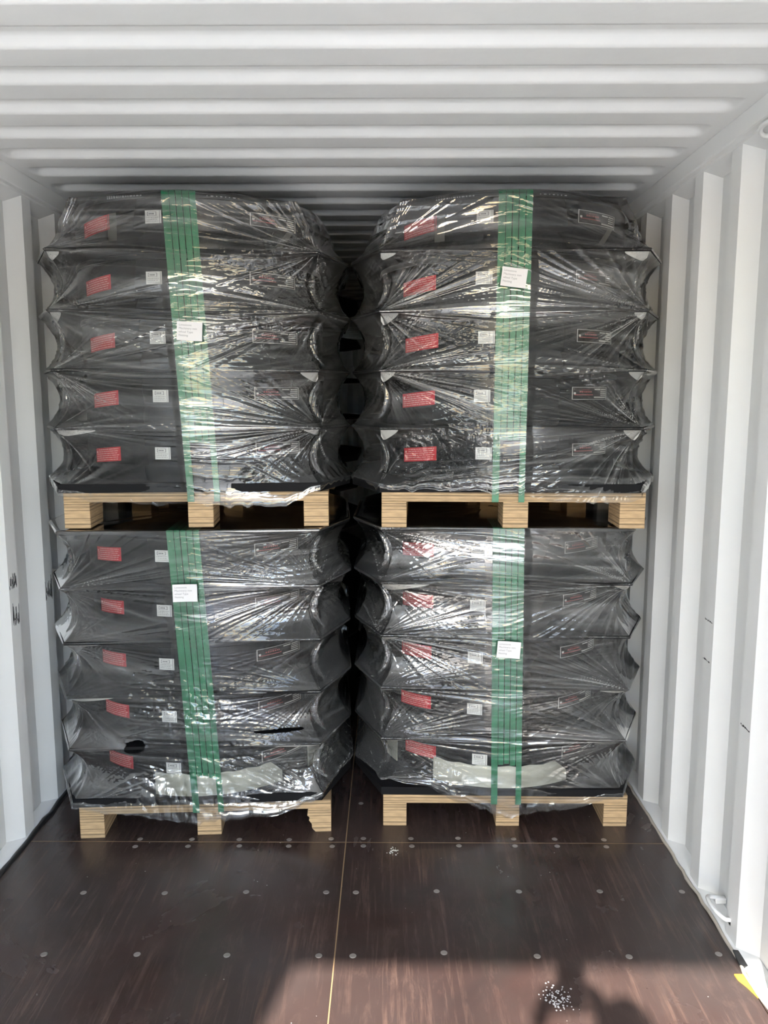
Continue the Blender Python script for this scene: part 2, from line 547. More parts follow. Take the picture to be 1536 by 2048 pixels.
# ------------------------------------------------------------------ stacked loads
A, CH = 0.563, 0.113           # half width of the eight-sided boards, cut corner
RD, HD = 0.460, 0.186          # drum
YC = -0.098                    # the drums stand towards the front of the boards
ST, PIT = 0.011, 0.197
PAD, ZDK = 0.030, 0.125        # base pad, pallet height
ZT = ZDK + PAD + 4 * PIT + HD  # top of a load
SHEETS = [ZDK + PAD + HD + k * PIT for k in range(4)]
CD = 0.265                     # how far back the cut reaches along the side
OCT = [(A, -A + CD), (A, A - CD), (A - CH, A), (-A + CH, A), (-A, A - CD), (-A, -A + CD), (-A + CH, -A), (A - CH, -A)]


def r_oct(th, a=A + 0.004):
    cx, sy = np.abs(np.sin(th)), np.abs(np.cos(th))
    # cut edge through (a - CH, a) and (a, a - CD)
    k = CD * (a - CH) + CH * a
    return 1.0 / np.maximum(np.maximum(cx, sy) / a, (CD * cx + CH * sy) / k)


# --- noise fields
class Noise:
    def __init__(s, seed):
        s.t = np.random.default_rng(seed).random((256, 256))

    def one(s, x, row=0):
        i = np.floor(x).astype(int); f = x - i
        f = f * f * (3 - 2 * f)
        t = s.t[row % 256]
        return t[i % 256] * (1 - f) + t[(i + 1) % 256] * f

    def two(s, x, y):
        i = np.floor(x).astype(int); j = np.floor(y).astype(int)
        fx = x - i; fy = y - j
        fx = fx * fx * (3 - 2 * fx); fy = fy * fy * (3 - 2 * fy)
        T = s.t
        return ((T[i % 256, j % 256] * (1 - fx) + T[(i + 1) % 256, j % 256] * fx) * (1 - fy) +
                (T[i % 256, (j + 1) % 256] * (1 - fx) + T[(i + 1) % 256, (j + 1) % 256] * fx) * fy)


def r_circ(th, r=None):
    r = (RD + 0.007) if r is None else r
    q = -YC * np.cos(th)
    return q + np.sqrt(np.maximum(q * q - (YC * YC - r * r), 0))


def film_radius(th, z, capped=False):
    """radius of the film round a load: eight-sided at the boards, drawn in towards the drums between them"""
    ro = r_oct(th)
    ta = np.mod(th + np.pi, 2 * np.pi) - np.pi
    w = 0.58 + 0.17 * np.exp(-(ta / R(36)) ** 6)                   # flatter across the front than at the corners
    rc = r_circ(th)
    lev = [ZDK + PAD * 0.6] + [s + ST / 2 for s in SHEETS] + [ZT + ST * 0.5 * capped]
    out = ro.copy()
    for k in range(5):
        a, c = lev[k], lev[k + 1]
        m = (z > a) & (z <= c)
        s = np.clip((z - a) / (c - a), 0, 1)
        if k < 4 or capped:
            sag = np.sin(np.pi * s) ** 0.85 * (1 - w)
        else:
            sag = np.maximum(s ** 0.9, np.sin(np.pi * np.clip(s, 0, .5)) * 0.55)
        v = ro + (rc - ro) * sag
        out = np.where(m, v, out)
    return out


def make_film(name, seed, hem, lean=(0.0, 0.0), crush=(), holes=(), fine=True, capped=False, milky=0.0):
    nz = Noise(seed)
    if fine:
        th = np.concatenate([np.linspace(-43, 43, 380), np.linspace(43.6, 100, 70), np.linspace(104, 256, 16), np.linspace(260, 316.4, 70)])
        rows = 390
    else:
        th = np.linspace(0, 354, 60); rows = 50
    th = np.radians(th)
    ztop = ZT + (ST if capped else 0)
    zz = np.linspace(ZDK, ztop, rows)
    TH, ZZ = np.meshgrid(th, zz)
    rad = film_radius(TH, ZZ, capped=capped)
    x = rad * np.sin(TH); y = -rad * np.cos(TH)
    ta = np.mod(TH + np.pi, 2 * np.pi) - np.pi
    # film is held out by the straps on the front
    if fine:
        xs_ = lean[0] + (lean[1] - lean[0]) * (ZT - ZZ) / (ZT - ZDK)
        dist = np.maximum(0, np.abs(x - xs_) - 0.058)
        front = np.abs(ta) < R(45)
        tent = -(A + 0.0075) + dist * 0.22
        y = np.where(front & (ZZ < (ZT + 1 if capped else ZT - 0.012)), np.minimum(y, tent), y)
        s = np.where(np.abs(ta) < R(39), x, np.sign(ta) * (0.45 + (np.abs(ta) - R(39)) * 0.6))
        disp = np.zeros_like(x)
        lev = [ZDK + 0.01] + [q + ST / 2 for q in SHEETS] + [ZT]
        rg = np.random.default_rng(seed + 1)
        fans, wsum = [], 1e-9
        bunch = np.zeros_like(x)
        for k, zl in enumerate(lev):
            for sgn in (-1, 1):
                strength = rg.uniform(0.6, 1.35) * (1.2 if sgn > 0 else 1.05)
                if k == len(lev) - 1 and not capped: strength *= 0.35
                dx = (s - sgn * 0.452); dz = (ZZ - zl) * 1.4
                d = np.hypot(dx, dz) + 1e-5
                ph = np.arctan2(dz, -sgn * dx) + 0.035 * (nz.two(s * 6 + k * 7, ZZ * 9) - .5)
                a1 = nz.one(ph * 15 + 40 * k + 20 * sgn, 11 + k)
                a2 = nz.one(ph * 34 + 31 * k + 13 * sgn, 31 + k)
                rdg = (1 - np.abs(2 * a1 - 1)) ** 2.6 + 0.35 * (1 - np.abs(2 * a2 - 1)) ** 2
                br = 0.2 + 1.4 * nz.two(ph * 4 + 3 * k, d * 2.5 + 50)
                wk = strength * np.exp(-(d / 0.33) ** 1.5)
                env = np.exp(-(d / 0.40) ** 2) * strength
                bun = env * (0.9 * (1 - np.abs(2 * a1 - 1)) ** 8 + 0.8 * (1 - np.abs(2 * a2 - 1)) ** 7) * br * np.clip(1.25 - d * 2.2, 0.15, 1)
                fans.append((wk ** 3, bun, strength * np.exp(-(d / 0.42) ** 2) * br * np.clip(d, 0.01, 0.24) * 0.026 * (rdg - 0.4)))
                wsum = wsum + wk ** 3
        for wk, bu, f in fans:
            disp += wk / wsum * f
            bunch += wk / wsum * bu
        tilt = 0.28 * (nz.two(s * 1.6 + 9, ZZ * 2.2) - 0.5)
        zt = ZZ + tilt * s
        b1 = nz.two(s * 1.7, zt * 58); b2 = nz.two(s * 2.6 + 7, zt * 125 + 20)
        bunch += 0.45 * (1 - np.abs(2 * b1 - 1)) ** 9 * np.clip(nz.two(s * 2.2 + 4, ZZ * 4) * 2.4 - 0.6, 0, 1.5)
        bunch += 0.13 * np.clip((np.abs(ta) - R(39)) / R(6), 0, 1)
        bunch += milky * (0.3 + 1.4 * nz.two(s * 3 + 2, ZZ * 8 + s * 2))
        disp += (1 - np.abs(2 * b1 - 1)) ** 3 * 0.0030 * np.clip(nz.two(s * 2.2, ZZ * 4) * 2.4 - 0.7, 0, 1.5) + (b2 - .5) * 0.0005
        # slack in the film: broad soft folds
        disp += (nz.two(s * 3 + 3, ZZ * 7) - 0.5) * 0.008
        for (cx, cz, rx, rz, am) in crush:
            g = np.exp(-((x - cx) / rx) ** 2 - ((ZZ - cz) / rz) ** 2)
            c = np.abs(nz.two(s * 30 + 5, ZZ * 34 + s * 12) - .5) + 0.5 * np.abs(nz.two(s * 64, ZZ * 71 + 9) - .5) + 0.9 * np.abs(nz.two(s * 13 + ZZ * 9, ZZ * 15) - .5)
            disp += g * am * (c - 0.35)
        keepout = np.clip((ztop - ZZ) / 0.02, 0, 1)
        disp = np.clip(disp, -0.004, 0.02) * keepout
        x = x + disp * np.sin(TH); y = y - disp * np.cos(TH)
    # hanging hem
    hx = np.array([h[0] for h in hem]); hz = np.array([h[1] for h in hem])
    hh = np.interp(np.clip(np.degrees(ta), -179, 179), hx, hz) + (nz.one(ta * 30, 5) - .5) * 0.012 + (nz.one(ta * 9, 6) - .5) * 0.012
    q = np.clip((ZZ - ZDK) / 0.10, 0, 1)
    ZH = np.where(ZZ < ZDK + 0.10, (ZDK + hh) + q * (0.10 - hh), ZZ)
    P = np.stack([x, y, ZH], -1)
    # cover folded over the top
    caps = []
    for f in (0.995, 0.97, 0.9, 0.72, 0.45, 0.2, 0.02):
        r = (r_oct(th) if capped else r_circ(th)) * f
        zc = ztop + 0.003 + 0.0015 * nz.two(th * 6 + 30 * f, th * 0 + 9 * f)
        caps.append(np.stack([r * np.sin(th), -r * np.cos(th), zc], -1)[None])
    P = np.concatenate([P] + caps, 0)
    keep = np.ones((P.shape[0] - 1, P.shape[1]), bool)
    if holes:
        cx = P[:-1, :, 0]; cz = P[:-1, :, 2]; fr = P[:-1, :, 1] < -0.3
        for (hx_, hz_, wx, wz) in holes:
            e = 1.3 * (nz.two(cx * 26 + 3, cz * 44) - .5) + 0.5 * (nz.two(cx * 90, cz * 90) - .5)
            keep &= ~(fr & ((np.abs((cx - hx_) / wx) ** 3 + np.abs((cz - hz_) / wz) ** 3) < 1 + e))
    me = grid_mesh(name, P, True, True, keep)
    if fine:                                                        # where the film is gathered into folds it lies thicker
        val = np.concatenate([np.clip(bunch, 0, 1.6), np.zeros((len(caps), len(th)))], 0)
        at = me.attributes.new('gather', 'FLOAT', 'POINT')
        at.data.foreach_set('value', val.astype(np.float32).ravel())
    return me


# --- drum
def lathe(bm, prof, n=72):
    rings = []
    for r, z in prof:
        if r < 1e-6:
            rings.append([bm.verts.new((0, 0, z))] * n)
        else:
            rings.append([bm.verts.new((r * math.sin(2 * math.pi * k / n), -r * math.cos(2 * math.pi * k / n), z)) for k in range(n)])
    for a, c in zip(rings, rings[1:]):
        for k in range(n):
            f = []
            for v in (a[k], a[(k + 1) % n], c[(k + 1) % n], c[k]):
                if v not in f: f.append(v)
            if len(f) > 2: bm.faces.new(f)


TILT = [0.0, 0.0]              # slope and middle angle of a sticker put on askew


def patch(bm, a0, a1, z0, z1, r0=RD, th=0.0006, seg=None):
    """a thin piece lying on the drum's side, angles in degrees from the front"""
    n = seg or max(1, int(abs(a1 - a0) / 2.0))
    rows = []
    for k in range(n + 1):
        a = R(a0 + (a1 - a0) * k / n)
        s, c = math.sin(a), -math.cos(a)
        dz = TILT[0] * (a - R(TILT[1])) * RD
        rows.append([bm.verts.new((rr * s, rr * c, z)) for rr, z in ((r0, z0 + dz), (r0 + th, z0 + dz), (r0 + th, z1 + dz), (r0, z1 + dz))])
    for p, q in zip(rows, rows[1:]):
        for i in range(4):
            bm.faces.new((p[i], q[i], q[(i + 1) % 4], p[(i + 1) % 4]))
    bm.faces.new(rows[0]); bm.faces.new(list(reversed(rows[-1])))


def pm(name, fn, mat):
    bm = bmesh.new()
    fn(bm)
    bmesh.ops.recalc_face_normals(bm, faces=bm.faces)
    me = bm_mesh(name, bm)
    me.materials.append(mat)
    return me


def smooth_angle(me, ang=35):
    for p in me.polygons: p.use_smooth = True
    me.set_sharp_from_angle(angle=R(ang))


Zl = HD
body_me = pm('body', lambda bm: lathe(bm, [(0, 0), (RD - 0.015, 0), (RD - 0.001, 0.004), (RD, 0.010), (RD, 0.055), (RD - 0.0015, 0.060), (RD, 0.065), (RD, HD - 0.022), (RD - 0.004, HD - 0.020)], 96), m_black)
lid_me = pm('lid', lambda bm: lathe(bm, [(RD - 0.006, HD - 0.020), (RD + 0.002, HD - 0.019), (RD + 0.004, HD - 0.010), (RD + 0.001, HD - 0.002), (RD - 0.006, HD), (RD - 0.02, HD - 0.003), (0.30, HD - 0.0035), (0, HD - 0.0035)], 96), m_lid)
smooth_angle(body_me); smooth_angle(lid_me)
TILT[:] = [0.085, -43.5]
red_me = pm('warning_label', lambda bm: patch(bm, -53.5, -34.0, HD - 0.098, HD - 0.048), m_red)
TILT[:] = [0.0, 0.0]
white_me = pm('sticker', lambda bm: patch(bm, -15.8, -8.8, HD - 0.083, HD - 0.041), m_label)
plate_me = pm('data_plate', lambda bm: patch(bm, 28, 53.5, HD - 0.075, HD - 0.030), m_plate)
RP = RD + 0.0006


def words_row(bm, a0, a1, z, h, rg, wmin=0.6, wmax=2.2, gap=0.35):
    a = a0
    while a < a1 - 0.3:
        w = min(rg.uniform(wmin, wmax), a1 - a)
        patch(bm, a, a + w, z - h / 2, z + h / 2, RP, 0.0004, 1)
        a += w + gap


def red_print(bm):
    rg = random.Random(4)
    for k in range(6):
        words_row(bm, -50.4 if k < 2 else -52.6, -34.9 - rg.uniform(0, 1.6), HD - 0.0545 - k * 0.0074, 0.0026, rg, 0.8, 2.9, 0.45)
    patch(bm, -52.7, -51.5, HD - 0.065, HD - 0.058, RP, 0.0004, 1)


def white_print(bm):
    for a0, a1, z0, z1 in ((-14.8, -10.8, .0455, .0465), (-14.8, -10.8, .0575, .0585), (-14.8, -14.55, .0455, .0585), (-11.05, -10.8, .0455, .0585), (-9.5, -9.3, .042, .082)):
        patch(bm, a0, a1, HD - z1, HD - z0, RP, 0.0004, 1)
    rg = random.Random(9)
    words_row(bm, -14.1, -11.5, HD - 0.052, 0.004, rg, .3, .6, .15)
    for k in range(3):
        words_row(bm, -15.1, -10.1, HD - 0.064 - k * 0.006, 0.0014, rg, .4, 1.1, .25)


def PA(a): return 28 + (a - 25) * 25.5 / 16


def plate_print(bm):
    z0, z1 = 0.030, 0.075
    for a0, a1, p, q in ((25.2, 40.8, z0 + .001, z0 + .0024), (25.2, 40.8, z1 - .0024, z1 - .001), (25.2, 25.4, z0 + .001, z1 - .001), (40.6, 40.8, z0 + .001, z1 - .001),
                         (34.2, 37.0, .0365, .0405), (37.4, 40.2, .0365, .0405), (37.2, 40.2, .0440, .0465), (37.2, 40.2, .0500, .0535), (37.2, 40.2, .0570, .0600), (34.0, 40.2, .0640, .0685), (25.8, 26.5, .049, .056)):
        patch(bm, PA(a0), PA(a1), HD - q, HD - p, RP, 0.0004)


def plate_print_red(bm):
    rg = random.Random(2)
    words_row(bm, PA(28), PA(33), HD - 0.047, 0.0055, rg, .35, .7, .45)
    words_row(bm, PA(26), PA(33.4), HD - 0.0575, 0.0030, rg, .3, 1.4, .25)
    words_row(bm, PA(29), PA(32), HD - 0.040, 0.0016, rg, .3, .6, .3)


TILT[:] = [0.085, -43.5]
redp_me = pm('print', red_print, m_pink)
TILT[:] = [0.0, 0.0]
whitep_me = pm('print', white_print, m_ink)
platep_me = pm('print', plate_print, m_plateline)
platr_me = pm('print', plate_print_red, m_platered)
tape_a_me = pm('tape_strip', lambda bm: patch(bm, -35.0, -30.0, HD - 0.130, HD - 0.040), m_tape)


def tape_b(bm):
    rows = []
    for k in range(5):
        f = k / 4
        a = 50.0 - 7.0 * f; z = HD - 0.072 - 0.056 * f
        rows.append([bm.verts.new(((RD + d) * math.sin(R(a + o)), -(RD + d) * math.cos(R(a + o)), z - 0.004 * (o < 0))) for d, o in ((0, -2.2), (0.0006, -2.2), (0.0006, 2.2), (0, 2.2))])
    for p, q in zip(rows, rows[1:]):
        for i in range(4): bm.faces.new((p[i], q[i], q[(i + 1) % 4], p[(i + 1) % 4]))
    bm.faces.new(rows[0]); bm.faces.new(list(reversed(rows[-1])))


tape_b_me = pm('tape_strip', tape_b, m_tape)
scuff_me = pm('scuff', lambda bm: [words_row(bm, -34, -16, HD - 0.012, 0.004, random.Random(3), .3, 1.3, .5), words_row(bm, 10, 22, HD - 0.012, 0.003, random.Random(8), .3, 1.1, 1.2)], m_inkfaint)
for v in scuff_me.vertices:
    rr = math.hypot(v.co.x, v.co.y); v.co.x *= (rr + 0.0042) / rr; v.co.y *= (rr + 0.0042) / rr


for me_ in (red_me, redp_me, white_me, whitep_me, plate_me, platep_me, platr_me, tape_a_me, tape_b_me):
    for v in me_.vertices: v.co.z -= 0.019


def make_drum(loc, rz, label, top=False, group='black drums stacked on pallets', plain=False):
    d = tag(link('drum', None, None, None, loc, rz), label, 'drum', group)
    link('body', body_me, None, d)
    link('lid', lid_me, None, d)
    if plain: return d
    w = link('warning_label', red_me, None, d); w['label'] = 'red sticker with lines of pale print'
    link('print', redp_me, None, w)
    w = link('sticker', white_me, None, d); w['label'] = 'small white sticker with a framed word'
    link('print', whitep_me, None, w)
    w = link('data_plate', plate_me, None, d); w['label'] = 'black data plate with white frame and red lettering'
    link('print', platep_me, None, w); link('print', platr_me, None, w)
    if top:
        link('tape_strip', tape_a_me, None, d); link('tape_strip', tape_b_me, None, d)
        link('scuff', scuff_me, None, d)
    return d


# --- eight-sided boards between the drums
bm = bmesh.new(); prism(bm, OCT, 0, ST); bmesh.ops.recalc_face_normals(bm, faces=bm.faces)
sheet_me = bm_mesh('board', bm); sheet_me.materials.append(m_sheet)
bm = bmesh.new(); prism(bm, OCT, 0, PAD); bmesh.ops.recalc_face_normals(bm, faces=bm.faces)
pad_me = bm_mesh('pad', bm); pad_me.materials.append(m_sheet)


def flap_mesh(sgn, length, drop, zs):
    """white foam tip hanging below a board's front corner, just inside the film"""
    bm = bmesh.new()
    out, inn = [], []
    n = 8
    for k in range(n + 1):
        f = k / n
        xx = sgn * (0.447 - length * f)
        d = drop * (1 - f) ** 0.8 * (0.35 + 0.65 * min(1, f * 5 + .2)) + 0.003
        for lst, yo in ((out, 0.0), (inn, 0.0012)):
            col = []
            for g in (0, 0.5, 1):
                z = -d * g
                th = math.atan2(xx, A)
                r = float(film_radius(np.array([th]), np.array([zs + z + 0.004]))[0]) - 0.010
                yy = -math.sqrt(max(0.0, r * r - xx * xx)) if r > abs(xx) else -0.3
                col.append(bm.verts.new((xx, yy + yo, z)))
            lst.append(col)
    for L in (out, inn):
        for p, q in zip(L, L[1:]):
            for g in range(2):
                bm.faces.new((p[g], p[g + 1], q[g + 1], q[g]))
    bmesh.ops.recalc_face_normals(bm, faces=bm.faces)
    me = bm_mesh('corner_tip', bm, True)
    me.materials.append(m_foam_white)
    return me


# --- pallet
PW, PD_ = 0.916, 1.10


def block_mesh(w=0.088, dpt=0.16, h=0.091, chip=False):
    bm = bmesh.new()
    if not chip:
        box(bm, -w / 2, w / 2, 0, dpt, 0, h, bev=0.0015)
    else:
        pr = [(w / 2, 0), (w / 2, h), (-w / 2 + .004, h), (-w / 2, h * .7), (-w / 2 + .010, h * .62), (-w / 2 + .006, h * .5), (-w / 2 + .016, h * .34), (-w / 2 + .017, h * .16), (-w / 2 + .030, 0)]
        va = [bm.verts.new((x, 0, z)) for x, z in pr]; vb = [bm.verts.new((x, dpt, z)) for x, z in pr]
        bm.faces.new(va); bm.faces.new(list(reversed(vb)))
        for i in range(len(pr)):
            bm.faces.new((va[i], vb[i], vb[(i + 1) % len(pr)], va[(i + 1) % len(pr)]))
        bmesh.ops.recalc_face_normals(bm, faces=bm.faces)
    me = bm_mesh('block', bm)
    me.materials.append(m_wood)
    return me


blk_me, blk_chip = block_mesh(), block_mesh(chip=True)
bm = bmesh.new(); box(bm, -PW / 2, PW / 2, -PD_ / 2, PD_ / 2, 0.091, ZDK, bev=0.0015)
deck_me = bm_mesh('deck', bm); deck_me.materials.append(m_wood)


def make_pallet(loc, rz, label, chip=False, group='plywood pallets under the drums'):
    p = tag(link('pallet', None, None, None, loc, rz), label, 'pallet', group)
    link('deck', deck_me, None, p)
    for i, y in enumerate((-PD_ / 2, PD_ / 2 - 0.16)):
        for j, x in enumerate((-PW / 2 + 0.044, 0.01, PW / 2 - 0.044)):
            link('block', blk_chip if (chip and i == 0 and j == 2) else blk_me, None, p, (x, y, 0))
    return p


# --- straps
def strap_mesh(xa, xb, lean, zend, wrap, capped):
    bm = bmesh.new()
    yf = -(A + 0.003)
    fr_ = YC - RD
    path = [(-0.25, ZT + 0.0015), (-0.50, ZT + 0.0015), (fr_ - 0.0015, ZT + 0.0008), (fr_ - 0.0055, ZT - 0.010)]
    if capped:
        path = [(-0.25, ZT + ST + 0.001), (-0.50, ZT + ST + 0.001), (yf + 0.002, ZT + ST + 0.001), (yf, ZT + ST - 0.003)]
    for z in np.linspace(SHEETS[3] + ST, (ZDK if wrap else zend), 14 if wrap else 12):
        path.append((yf, float(z)))
    if wrap:
        path += [(yf, 0.093), (-PD_ / 2 - 0.001, 0.0895), (-PD_ / 2 + 0.10, 0.0895)]
    else:
        path += [(fr_ - 0.005, zend - 0.012)]
    rows = []
    for i, (y, z) in enumerate(path):
        sh = lean[0] + (lean[1] - lean[0]) * (ZT - max(z, ZDK)) / (ZT - ZDK)
        y0 = Vector((path[max(i - 1, 0)][0], path[max(i - 1, 0)][1])); y1 = Vector((path[min(i + 1, len(path) - 1)][0], path[min(i + 1, len(path) - 1)][1]))
        t = (y1 - y0).normalized(); nn = Vector((t.y, -t.x))       # outward
        o = nn * 0.0010
        rows.append([bm.verts.new((x + sh, y + dy, z + dz)) for x, dy, dz in ((xa, 0, 0), (xb, 0, 0), (xb, o.x, o.y), (xa, o.x, o.y))])
    for p, q in zip(rows, rows[1:]):
        for i in range(4): bm.faces.new((p[i], p[(i + 1) % 4], q[(i + 1) % 4], q[i]))
    bm.faces.new(rows[0]); bm.faces.new(list(reversed(rows[-1])))
    bmesh.ops.recalc_face_normals(bm, faces=bm.faces)
    me = bm_mesh('strap', bm)
    me.materials.append(m_strap)
    return me


STRAPS = [(-0.056, -0.0325), (-0.0305, -0.0115), (-0.0085, 0.0105), (0.0130, 0.0330), (0.0355, 0.056)]

# --- foam skirt round the lowest drum
def skirt_mesh(a0, a1, h, notch):
    bm = bmesh.new()
    n = 20
    rows = []
    for k in range(n + 1):
        f = k / n
        a = R(a0 + (a1 - a0) * f)
        hh = h
        if notch and f > 0.92: hh = h * (1 - (f - 0.92) / 0.08 * 0.55)
        hh += 0.003 * math.sin(k * 1.9)
        r0 = RD + 0.0018
        rows.append([bm.verts.new((r * math.sin(a), -r * math.cos(a), z)) for r, z in ((r0, 0), (r0 + 0.003, 0), (r0 + 0.003, hh), (r0, hh))])
    for p, q in zip(rows, rows[1:]):
        for i in range(4): bm.faces.new((p[i], q[i], q[(i + 1) % 4], p[(i + 1) % 4]))
    bm.faces.new(rows[0]); bm.faces.new(list(reversed(rows[-1])))
    bmesh.ops.recalc_face_normals(bm, faces=bm.faces)
    me = bm_mesh('sheet', bm)
    me.materials.append(m_foam)
    return me


# --- paper note: sheet with printed lines
def text_mesh(txt, size):
    cu = bpy.data.curves.new('lettering', 'FONT')
    cu.body = txt; cu.size = size; cu.fill_mode = 'FRONT'; cu.resolution_u = 2
    to = bpy.data.objects.new('lettering', cu); C.objects.link(to)
    bpy.context.view_layer.update()
    me = bpy.data.meshes.new_from_object(to.evaluated_get(bpy.context.evaluated_depsgraph_get()))
    bpy.data.objects.remove(to)
    for v in me.vertices:
        v.co = Vector((v.co.x, 0, v.co.y))
    me.materials.clear(); me.materials.append(m_noteink)
    return me


W_, H_ = 0.084, 0.062
bm = bmesh.new()
box(bm, -W_ / 2, W_ / 2, 0, 0.0006, -H_ / 2, H_ / 2)
bmesh.ops.subdivide_edges(bm, edges=[e for e in bm.edges if abs(e.verts[0].co.x - e.verts[1].co.x) > .01], cuts=8)
for v in bm.verts: v.co.y -= 0.0035 * (v.co.x / (W_ / 2)) ** 2 * (1 if v.co.x < 0 else .4)
paper_me = bm_mesh('paper', bm, False); paper_me.materials.append(m_paper)
lines = [text_mesh(t, 0.0100) for t in ('Limestone', 'Machinery mm', 'wheel Type', 'Netting')]
for k, me in enumerate(lines):
    for v in me.vertices:
        v.co.x += -W_ / 2 + 0.006
        v.co.z += H_ / 2 - 0.014 - k * 0.0115
        v.co.y = -0.0004 - 0.0035 * (v.co.x / (W_ / 2)) ** 2 * (1 if v.co.x < 0 else .4)

STACKS = [
    # key, words, x, y of the load's centre, base z, load yaw, pallet (dx, dy, yaw)
    dict(k='LL', milky=0.10, w='lower stack by the left wall', short='lower left stack', x=-0.580, y=2.745 + A, z=0.0, rz=R(4.0), px=0.03, prz=R(3.6), lean=(-0.022, 0.035), zend=0.235, seed=11,
         hem=[(-180, 0), (-60, 0.02), (-40, 0.00), (-30, -0.025), (-10, -0.062), (0, -0.070), (15, -0.060), (28, -0.045), (38, 0.01), (50, 0.05), (180, 0)],
         crush=[(0.28, 0.25, 0.22, 0.09, 0.016), (-0.05, 0.50, 0.20, 0.10, 0.012), (-0.12, 0.20, 0.16, 0.07, 0.016)], holes=[(-0.222, 0.352, 0.040, 0.024), (0.29, 0.392, 0.085, 0.007)],
         note=(-0.016, 0.925, R(0)), flaps=[(3, 1, .06, .028), (2, -1, .12, .016), (1, -1, .16, .028), (0, -1, .17, .010), (0, 1, .18, .018), (3, -1, .02, .012)], skirt=[(-20, 40, .085), (58, 70, .11)]),
    dict(k='RL', milky=0.10, w='lower stack by the right wall', short='lower right stack', x=0.588, y=2.815 + A, z=0.0, rz=R(-1.0), px=0.005, prz=0.0, lean=(0.004, 0.016), zend=0.260, seed=23,
         hem=[(-180, 0), (-60, 0.03), (-42, 0.075), (-32, 0.055), (-20, 0.00), (-8, -0.055), (2, -0.082), (12, -0.07), (25, -0.052), (36, -0.01), (50, 0.02), (180, 0)],
         crush=[(-0.28, 0.22, 0.16, 0.06, 0.016)], holes=[],
         note=(0.010, 0.700, R(-4)), flaps=[(3, -1, .17, .035), (2, -1, .06, .022), (1, -1, .05, .018), (0, -1, .10, .016), (3, 1, .06, .028), (1, 1, .10, .026), (0, 1, .14, .030)], skirt=[(-33, 33, .085), (-69, -58, .12)]),
    dict(k='LU', milky=0.03, w='upper stack by the left wall', short='upper left stack', x=-0.580, y=2.765 + A, z=ZT + ST + 0.008, rz=R(4.5), px=0.025, prz=R(4.2), lean=(-0.008, 0.045), zend=0.30, seed=37,
         hem=[(-180, 0), (-60, 0.02), (-40, -0.004), (-30, -0.03), (-12, -0.045), (0, -0.035), (14, -0.05), (30, -0.055), (38, 0.0), (50, 0.02), (180, 0)],
         crush=[(0.27, 0.94, 0.16, 0.05, 0.012), (0.24, 0.70, 0.10, 0.06, 0.012)], holes=[],
         note=(0.020, 0.672, R(-3)), flaps=[(3, -1, .04, .024), (2, -1, .035, .034), (0, -1, .13, .022), (1, 1, .06, .036), (0, 1, .05, .020)], skirt=[]),
    dict(k='RU', milky=0.00, w='upper stack by the right wall', short='upper right stack', x=0.588, y=2.760 + A, z=ZT + ST + 0.008, rz=R(-1.5), px=0.015, prz=R(-1.6), lean=(0.0, -0.004), zend=0.31, seed=59,
         hem=[(-180, 0), (-60, 0.03), (-40, 0.012), (-30, 0.008), (-10, 0.0), (0, -0.014), (20, -0.030), (36, -0.030), (42, 0.0), (60, 0.02), (180, 0)],
         crush=[(-0.20, 0.27, 0.11, 0.08, 0.030), (-0.30, 0.19, 0.12, 0.05, 0.02)], holes=[],
         note=(-0.004, 0.845, R(-7)), flaps=[(3, -1, .05, .018), (3, 1, .08, .026), (2, -1, .06, .040), (2, 1, .04, .022), (1, -1, .05, .036), (1, 1, .05, .030), (0, -1, .06, .042), (0, 1, .06, .042)], skirt=[]),
]
NTH = ['bottom drum', 'second drum from the bottom', 'middle drum', 'second drum from the top', 'topmost drum']
